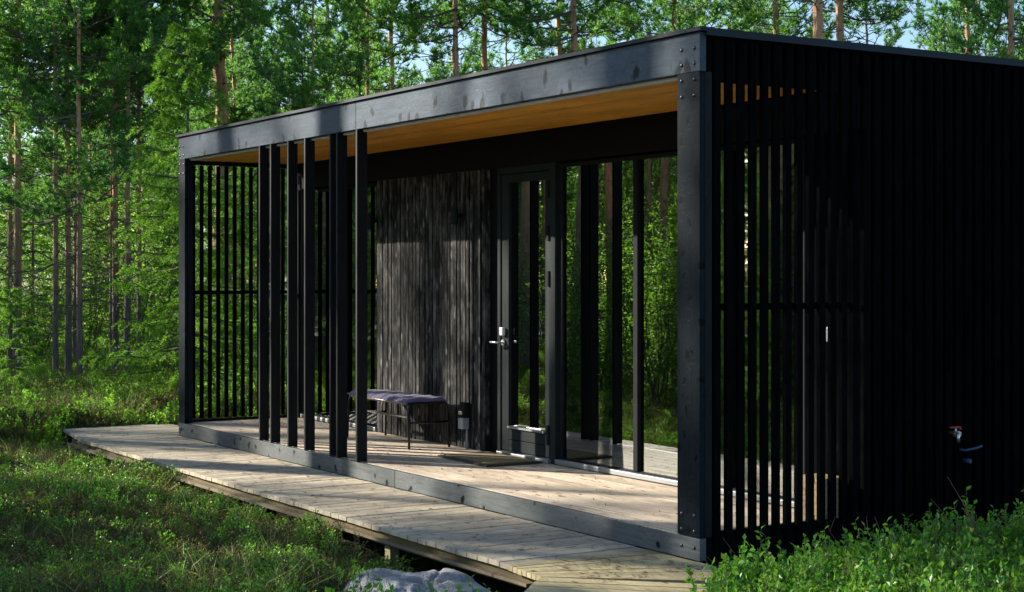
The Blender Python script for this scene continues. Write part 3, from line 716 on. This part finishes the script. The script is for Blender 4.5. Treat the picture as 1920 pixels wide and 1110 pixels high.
VIEW = [  # bearing, distance, trunk width seen, crown, label
    (19, 25.5, 8, 2, 'slender dark pine at the far left, left of the crossing pair', 0),
    (32, 24.5, 12, 1, 'tall dark pine at the far left, right of the crossing pair', .004),
    (104, 24, 9, 3, 'straight dark pine standing alone between the far left pair and the close trio', 0),
    (128, 24.5, 10, 1, 'dark pine, leftmost of the close trio of trunks on the left', 0),
    (142, 27, 9, 3, 'dark pine in the middle of the close trio of trunks on the left', 0),
    (150, 23.5, 9, 2, 'pale leaning pine crossing in front of the close trio on the left', .01),
    (209, 27, 6, 0, 'thin orange-barked pine, leftmost of the four trunks by the spruce', 0),
    (217, 25, 10, 3, 'dark pine second from left of the four trunks by the spruce', 0),
    (238, 24.5, 10, 1, 'red-brown pine third from left of the four trunks by the spruce', 0),
    (261, 26, 8, 3, 'dark rough pine rightmost of the four trunks, next to the spruce', 0),
    (413, 27, 29, 6, 'thick grey-orange pine rising behind the left roof corner', 0),
    (586, 24, 4, 2, 'very thin young pine rising just behind the left part of the roof', 0),
    (614, 36, 12, 0, 'dark pine behind the thin young pine over the roof', 0),
    (688, 27, 8, 0, 'slim brown pine behind the roof, right of the very thin one', 0),
    (730, 32, 13, 4, 'greyish pine half hidden by needles behind the middle of the roof', 0),
    (858, 26, 13, 6, 'sunlit orange pine over the roof, left of the dark brown one', 0),
    (908, 27, 13, 6, 'dark brown pine over the roof, right of the sunlit orange one', 0),
    (1049, 30, 13, 6, 'orange pine, left one of the close pair over the fascia', 0),
    (1075, 26, 16, 6, 'thicker orange pine, right one of the close pair over the fascia', 0),
    (1318, 31, 7, 0, 'slim pine among bright foliage directly above the near roof corner', 0),
    (1455, 38, 7, 2, 'thin far pine between the roof corner and the two thick trunks', 0),
    (1530, 22, 24, 6, 'thick pale pine, left of the two thick trunks over the side wall', 0),
    (1576, 26, 18, 6, 'brown pine, right of the two thick trunks over the side wall', 0),
    (1812, 40, 5, 2, 'thin pine deep in foliage near the right edge', 0),
    (1890, 24, 14, 1, 'dark branching pine at the right edge over the side wall', 0),
]
for px, t, w, cr, lb, ln in VIEW:
    x, y = at(px, t); put_pine(x, y, w / 3000 * t * 1.15, lb, None, cr, lean=(ln * 3, ln * 2), s=random.uniform(.95, 1.08))

# deeper forest behind: jittered rows in the wedge the lens sees (and a little beside it)
used = [at(v[0], v[1]) for v in VIEW]
def ok(x, y, dmin):
    if any((x - a) ** 2 + (y - b) ** 2 < dmin ** 2 for a, b in used): return False
    return not (-9.8 < x < 1.5 and -2.5 < y < 8.2)
nfar = 0
def deep(px):
    if px < 420: return 'slender pine deep in the forest, far behind the numbered trunks on the left'.replace('numbered', 'nearer'), 'pines of the deep forest left of the cabin'
    if px < 1312: return 'slender pine deep in the forest, its crown showing above the front edge of the roof', 'pines of the deep forest above the front roof edge'
    return 'slender pine deep in the forest, its crown showing above the black side wall', 'pines of the deep forest above the side wall'
for t0, t1, cnt in ((27, 34, 4), (34, 44, 12), (44, 58, 20), (58, 78, 30)):
    for _ in range(cnt * 6):
        if cnt <= 0: break
        t = random.uniform(t0, t1); px = random.uniform(-60, 2000); x, y = at(px, t)
        if ok(x, y, 1.6 + t * .015):
            used.append((x, y)); cnt -= 1; nfar += 1
            put_pine(x, y, random.uniform(.10, .22), *deep(px), random.choice((0, 1, 2, 4, 4)), s=random.uniform(.8, 1.1))

for _ in range(60):
    t = random.uniform(78, 125); px = random.uniform(-60, 1100) ; x, y = at(px, t)
    if ok(x, y, 1.5): used.append((x, y)); put_pine(x, y, .2, *deep(px), 5, s=random.uniform(.9, 1.15))
# spruces and understorey
x, y = at(352, 19.5); put_mesh('spruce_tree', SPR[0], x, y, 1.05, 'bright green young spruce with drooping sprays behind the left porch post', 'tree', None, 'crown'); used.append((x, y))
for px, t, k, s, lb in ((62, 31, 0, .9, 'pale green young spruce between the far left pines'), (318, 24.5, 0, .6, 'small spruce just left of the bright spruce by the porch post'),
                        (450, 25, 1, .7, 'spruce seen through the left slat screen'), (505, 21, 0, .85, 'small spruce behind the porch fins and the left screen'),
                        (180, 36, 1, .6, 'dim spruce deep between the two groups of trunks on the left'), (20, 21, 2, .7, 'knee-high spruce sapling at the far left edge of the clearing')):
    x, y = at(px, t); put_mesh('spruce_tree', SPR[k], x, y, s, lb, 'tree', None, 'crown'); used.append((x, y))
bl = [(70, 27, 0, 1.0, 'leafy bush low behind the far left pines'), (165, 30, 2, .8, 'light green bush deep between the trunks on the left'), (250, 29, 0, 1.1, 'leafy bush behind the four trunks'),
      (420, 24, 0, .8, 'leafy bush behind the left slat screen'), (325, 23.5, 1, .7, 'low bush beside the left porch post'), (110, 36, 2, 1.1, 'tall dim bush far back between the left pines'), (10, 33, 2, 1.1, 'tall bush far back at the left edge'),
      (215, 40, 2, 1.4, 'broad dim bush farthest back behind the four trunks'), (300, 33, 2, 1.2, 'broad bush far back behind the spruce')]
for px, t, k, s, lb in bl:
    x, y = at(px, t); put_mesh('bush', BUSH[k], x, y, s, lb, 'bush')

# forest in front of the cabin: mirrored in the glass and shading the clearing
def from_sun(p, d):      # p across the sun's direction, d towards the sun
    return .581 * p - .814 * d, -.814 * p - .581 * d
G2 = 'pines standing in the clearing edge opposite the porch'
L2 = 'tall bare-trunked pine opposite the porch, outside the picture, mirrored in the glass or shading the porch'
def front(p, d, dia, cr=0, high=True, s=1.0, mind=1.2):
    x, y = from_sun(p, d); dx, dy = x - 6.88, y + 5.507; rt = .5296 * dx + .8482 * dy; fw = -.8482 * dx + .5296 * dy
    if fw > 0 and abs(rt) < .36 * fw + 1.2: return
    if not ok(x, y, mind): return
    used.append((x, y)); put_pine(x, y, dia, L2, G2, cr, high, s=s)
def mirror(px, t):
    a, b = cray(px); return 6.88 + t * a, 2 * 1.25 + 5.507 - t * b
for px, t, w in ((990, 28, 28), (1094, 26, 38), (1149, 27, 20), (1214, 34, 8), (1245, 30, 14), (655, 33, 9), (610, 36, 12), (1385, 33, 12), (1440, 28, 16)):
    x, y = mirror(px, t); used.append((x, y)); put_pine(x, y, w / 3000 * t, L2, G2, random.randrange(2), True)
for px, t, k, s in ((1232, 21, 2, .82), (1205, 25, 2, .95), (1275, 24, 2, .9), (1062, 24, 2, .8), (1128, 23, 1, 1.1), (1175, 26, 2, .8), (955, 26, 2, .8), (1250, 33, 2, 1.1), (1210, 38, 2, 1.3), (1066, 30, 2, 1.0), (1168, 31, 2, .9), (962, 33, 2, 1.0), (1125, 36, 2, 1.2), (1020, 40, 2, 1.3), (1180, 42, 2, 1.3), (1330, 30, 2, 1.1), (1420, 34, 2, 1.2), (680, 30, 2, 1.1), (625, 38, 2, 1.3)):
    x, y = mirror(px, t); used.append((x, y))
    put_mesh('bush', BUSH[k], x, y, s, 'leafy bush opposite the porch, outside the picture and mirrored in the glass', 'bush', 'bushes opposite the porch')
x, y = from_sun(-.10, 11.5); used.append((x, y)); put_pine(x, y, .40, L2, G2, 1, True)  # unseen trunk put in to shade the near corner post
for i in range(9):  # row of unseen spruces added to darken the left foreground
    x = -4.8 - .75 * i + random.uniform(-.25, .25); y = -6.7 + .08 * i + random.uniform(-.4, .4)
    put_mesh('spruce_tree', SPR[1], x, y, random.uniform(.5, .62), 'young spruce in the unseen row added left of the picture to shade the foreground', 'tree', 'added young spruces left of the clearing', 'crown')
for p, d in ((-.2, 36), (-.7, 41), (1.6, 35), (2.3, 40), (-4.2, 37), (-7.6, 39), (3.2, 36)): front(p, d, .2, random.randrange(2))
for _ in range(34): front(random.uniform(-17, 1), random.uniform(28, 44), random.uniform(.14, .22), random.choice((0, 2, 4)), False, s=.95)
for _ in range(30): front(random.uniform(-15, 2), random.uniform(70, 110), .2, 5, False, s=random.uniform(1, 1.3))
for _ in range(34): front(random.uniform(-48, -14), random.uniform(55, 100), .2, 5, False, s=random.uniform(1, 1.3))
for _ in range(14): front(random.uniform(-16, -1), random.uniform(44, 60), random.uniform(.14, .24), random.randrange(2), s=random.uniform(.9, 1.0))
for _ in range(55): front(random.uniform(-22, 6), random.uniform(40, 85), random.uniform(.12, .22), random.choice((0, 1, 2, 4)), False)
for _ in range(16): front(random.uniform(1.2, 9), random.uniform(16, 34), random.uniform(.14, .22), random.choice((0, 2, 4)), False)
for p, d, k, s in ((-4.8, 21, 0, 1.0), (-1.3, 24, 2, 1.2), (-6, 26, 2, 1.2), (-3.4, 28, 2, 1.2), (-8, 22, 2, 1.1), (-2, 32, 2, 1.4), (-5, 34, 2, 1.4), (0, 30, 2, 1.4), (1.5, 20, 2, 1.2), (2.5, 15, 2, 1.2)):
    x, y = from_sun(p, d)
    put_mesh('bush', BUSH[k], x, y, s, 'leafy bush opposite the porch, outside the picture and mirrored in the glass', 'bush', 'bushes opposite the porch')

# ------------------------------------------------------------------ ground cover (nobody could count it)
def clump(seed, H, nst, W, L, leafmat, wide=.6, twigs=3, red=False):
    global rng; rng = np.random.default_rng(seed); lines = []; C = []; D = []
    for s_ in range(nst):
        a = rng.uniform(0, 6.28); r = W * rng.uniform(0, .5); b = np.array([np.cos(a) * r, np.sin(a) * r, -.04]); h = H * rng.uniform(.55, 1.05)
        e = b + np.array([np.cos(a) * W * rng.uniform(.1, .7), np.sin(a) * W * rng.uniform(.1, .7), h]); s = np.linspace(0, 1, 5)[:, None]
        pts = b + (e - b) * s + rng.normal(0, .008, (5, 3)); lines.append((pts, np.linspace(.0022, .001, 5)))
        segs = [(pts[1], pts[-1])]
        for q in range(twigs):
            i = rng.integers(1, 4); d = norm(rng.normal(0, .8, 3) + [0, 0, 1.0]); e2 = pts[i] + d * h * rng.uniform(.25, .5); lines.append((np.array([pts[i], (pts[i] + e2) / 2, e2]), [.0014, .0012, .0008])); segs.append((pts[i], e2))
        for p, q in segs:
            l_ = np.linalg.norm(q - p); k = max(3, int(l_ / .011))
            for t in np.linspace(.15, 1.0, k):
                ax = norm(q - p); C.append(p + (q - p) * t); D.append(norm(ax * .55 + rng.normal(0, .75, 3)))
    tv, tf = tube_np(lines, 3); lv, lf = leaves(np.array(C), np.array(D), L, L * wide)
    me = npmesh('clump', [(tv, tf, 0, False), (lv, lf, 1, False)], [M['deadstem'] if red else M['stem'], leafmat]); return me
def grass(seed, H, nb):
    global rng; rng = np.random.default_rng(seed); n = nb; b = np.concatenate([rng.normal(0, .05, (n, 2)), np.full((n, 1), -.03)], 1)
    d = np.concatenate([rng.normal(0, .35, (n, 2)), np.ones((n, 1))], 1); h = H * rng.uniform(.5, 1.1, (n, 1)); side = norm(np.cross(d, rand_dirs(n))) * .0022
    m_ = b + d * h * .55; e = b + d * h * .85 + np.concatenate([d[:, :2] * h * .8, h * .05], 1)
    V = np.stack([b - side, b + side, m_ + side * .8, m_ - side * .8, e], 1).reshape(-1, 3); k = np.arange(n)[:, None] * 5
    return npmesh('grass', [(V, np.concatenate([k + [0, 1, 2], k + [0, 2, 3], k + [3, 2, 4]]), 0, False)], [M['blade']])
def twigs(seed):
    global rng; rng = np.random.default_rng(seed); lines = []
    for q in range(5):
        e = np.array([rng.normal(0, .09), rng.normal(0, .09), rng.uniform(.2, .36)]); s = np.linspace(0, 1, 6)[:, None]; pts = e * s + rng.normal(0, .008, (6, 3)); lines.append((pts, np.linspace(.0025, .0008, 6)))
        for w in range(3): i = rng.integers(2, 5); lines.append((np.array([pts[i], pts[i] + norm(rng.normal(0, 1, 3) + [0, 0, .6]) * .07]), [.0014, .0006]))
    tv, tf = tube_np(lines, 3); return npmesh('twigs', [(tv, tf, 0, False)], [M['deadstem']])
def coll(name, meshes):
    c = bpy.data.collections.new(name)
    for i, me in enumerate(meshes): o = bpy.data.objects.new('%s_%02d' % (name, i), me); c.objects.link(o)
    return c
BB = coll('bilberry', [clump(51, .26, 13, .13, .024, M['bilberry']), clump(52, .22, 14, .14, .022, M['bilberry']), clump(53, .30, 11, .11, .024, M['bilberry'], .62), clump(54, .24, 12, .12, .018, M['redleaf'], .6, 3, True), twigs(55)])
HE = coll('heath', [clump(61, .20, 14, .15, .016, M['heath'], .5), clump(62, .16, 15, .16, .015, M['heath'], .5), clump(63, .22, 12, .14, .018, M['bilberry']), clump(64, .15, 14, .15, .014, M['redleaf'], .5, 3, True), grass(65, .30, 26)])
FA = coll('farcover', [clump(71, .34, 14, .24, .034, M['heath'], .6, 2), clump(72, .42, 13, .22, .038, M['broad'], .6, 2), clump(73, .30, 14, .24, .032, M['bilberry'], .6, 2), grass(74, .5, 60), clump(75, .32, 14, .24, .034, M['broad'], .6, 2)])

def scatter(name, c, pts, idx, scl, label):
    n = len(pts); me = bpy.data.meshes.new(name); me.vertices.add(n); me.vertices.foreach_set('co', pts.astype(np.float32).ravel())
    a = me.attributes.new('idx', 'INT', 'POINT'); a.data.foreach_set('value', idx.astype(np.int32))
    a = me.attributes.new('scl', 'FLOAT', 'POINT'); a.data.foreach_set('value', scl.astype(np.float32))
    r = np.stack([rng.normal(0, .12, n), rng.normal(0, .12, n), rng.uniform(0, 6.28, n)], 1)
    a = me.attributes.new('rot', 'FLOAT_VECTOR', 'POINT'); a.data.foreach_set('vector', r.astype(np.float32).ravel())
    o = bpy.data.objects.new(name, me); col.objects.link(o); tag(o, label, 'ground cover', kind='stuff')
    ng = bpy.data.node_groups.new(name, 'GeometryNodeTree'); ng.interface.new_socket('Geometry', in_out='INPUT', socket_type='NodeSocketGeometry'); ng.interface.new_socket('Geometry', in_out='OUTPUT', socket_type='NodeSocketGeometry')
    N, Lk = ng.nodes.new, ng.links.new; gi = N('NodeGroupInput'); gout = N('NodeGroupOutput'); ip = N('GeometryNodeInstanceOnPoints'); ci = N('GeometryNodeCollectionInfo')
    ci.inputs['Collection'].default_value = c; ci.inputs['Separate Children'].default_value = True; ci.inputs['Reset Children'].default_value = True
    def attr(nm, t): q = N('GeometryNodeInputNamedAttribute'); q.data_type = t; q.inputs[0].default_value = nm; return q.outputs[0]
    ip.inputs['Pick Instance'].default_value = True
    Lk(gi.outputs[0], ip.inputs['Points']); Lk(ci.outputs[0], ip.inputs['Instance']); Lk(attr('idx', 'INT'), ip.inputs['Instance Index'])
    Lk(attr('rot', 'FLOAT_VECTOR'), ip.inputs['Rotation']); Lk(attr('scl', 'FLOAT'), ip.inputs['Scale']); Lk(ip.outputs[0], gout.inputs[0])
    md = o.modifiers.new('scatter', 'NODES'); md.node_group = ng; return o
rng = np.random.default_rng(99)
def free(x, y, m=0.0):
    inside = (x > -9.35 - m) & (x < .02 + m) & (y > -.98 - m) & (y < 6.3)
    s_ = (x - L0.x) * w_.x + (y - L0.y) * w_.y; v_ = (x - L0.x) * u.x + (y - L0.y) * u.y
    arm = (s_ > -.4) & (s_ < 6) & (v_ > -.04 - m) & (v_ < .93 + m)
    fanz = (x > -.6) & (x < .33 + m) & (y > -1.0) & (y < .0)
    rk = ((x + .40) / .76) ** 2 + ((y + 1.52) / .46) ** 2 < 1
    return ~(inside | arm | fanz | rk)
def wedge(n, t0, t1, p0=-140, p1=2060):
    t = np.sqrt(rng.uniform(t0 ** 2, t1 ** 2, n)); px = rng.uniform(p0, p1, n); r = (px - 960) / 3000
    return 6.88 + t * (.5296 * r - .8482), -5.507 + t * (.8482 * r + .5296)
def xyz(x, y): return np.stack([x, y, hgt(x, y)], 1)
# bilberry carpet on the near right and along the cabin side
x = rng.uniform(-.2, 4.2, 9000); y = rng.uniform(-2.6, 4.6, 9000); k = free(x, y, .02) & (x > .10)
x, y = x[k], y[k]; s_ = rng.uniform(.85, 1.4, len(x)) * np.where(rng.random(len(x)) < .06, 1.3, 1); i_ = rng.choice(5, len(x), p=[.34, .32, .28, .035, .025])
scatter('bilberry_shrubs', BB, xyz(x, y), i_, s_, 'fresh green bilberry shrubs growing along the black side wall')
# darker heath and bilberry in the left foreground
x, y = wedge(11000, 6.0, 17); k = free(x, y, .03) & (y < 1.5) & (x < 1.2); x, y = x[k], y[k]
f_ = np.sin(x * 1.1 + 2) * np.cos(y * 1.4) + rng.normal(0, .5, len(x)); i_ = np.where(f_ > .5, rng.choice([0, 1, 3], len(x), p=[.5, .3, .2]), rng.choice([0, 1, 2, 3, 4], len(x), p=[.30, .20, .33, .07, .10]))
scatter('heath_cover', HE, xyz(x, y), i_, rng.uniform(.7, 1.2, len(x)), 'low heath, bilberry and grass in front of the boardwalk')
x2 = rng.uniform(-26, -2, 12000); y2 = rng.uniform(-17, -1, 12000); rt_ = .5296 * (x2 - 6.88) + .8482 * (y2 + 5.507); fw_ = -.8482 * (x2 - 6.88) + .5296 * (y2 + 5.507); k = free(x2, y2, .05) & ~((rt_ > -.335 * fw_) & (fw_ < 16)); x2, y2 = x2[k], y2[k]
xa, ya = wedge(9500, 15.5, 36, -160, 700); k = free(xa, ya, .1); xa, ya = xa[k], ya[k]
xb, yb = wedge(3500, 36, 75, -160, 1200)
X = np.concatenate([x2, xa, xb]); Y = np.concatenate([y2, ya, yb]); S = np.concatenate([rng.uniform(.5, .8, len(x2)), rng.uniform(.7, 1.2, len(xa)), rng.uniform(1.5, 2.6, len(xb))])
scatter('undergrowth', FA, xyz(X, Y), rng.choice(5, len(X), p=[.42, .10, .17, .21, .10]), S, 'sunlit shrubs and grass on the forest floor by the trees')

# needles and bits of bark fallen on the boards
rng = np.random.default_rng(5)
def litter(n, x0, x1, y0, y1, z):
    c = np.stack([rng.uniform(x0, x1, n), rng.uniform(y0, y1, n) , np.full(n, z)], 1); a = rng.uniform(0, 6.28, n); L_ = rng.uniform(.012, .032, n); W_ = rng.uniform(.0012, .003, n)
    big_ = rng.random(n) < .12; L_[big_] *= .6; W_[big_] *= 3.5
    d = np.stack([np.cos(a), np.sin(a), rng.uniform(0, .12, n)], 1) * L_[:, None]; p = np.stack([-np.sin(a), np.cos(a), np.zeros(n)], 1) * W_[:, None]
    return np.stack([c - d - p, c + d - p, c + d + p, c - d + p], 1).reshape(-1, 3)
V = np.concatenate([litter(1500, -9.0, -.5, -.92, -.02, ZW + .004), litter(500, -8.0, -.25, .06, 1.15, .004), litter(260, -.4, .2, -.8, -.1, ZW + .004)])
M['litter'] = flat('dry_needle_litter', (.12, .065, .03), .9)
o = bpy.data.objects.new('fallen_needles', npmesh('fallen_needles', [(V, np.arange(len(V)).reshape(-1, 4), 0, False)], [M['litter']])); col.objects.link(o)
tag(o, 'dry brown pine needles and bark flakes scattered over the boards', 'litter', kind='stuff')
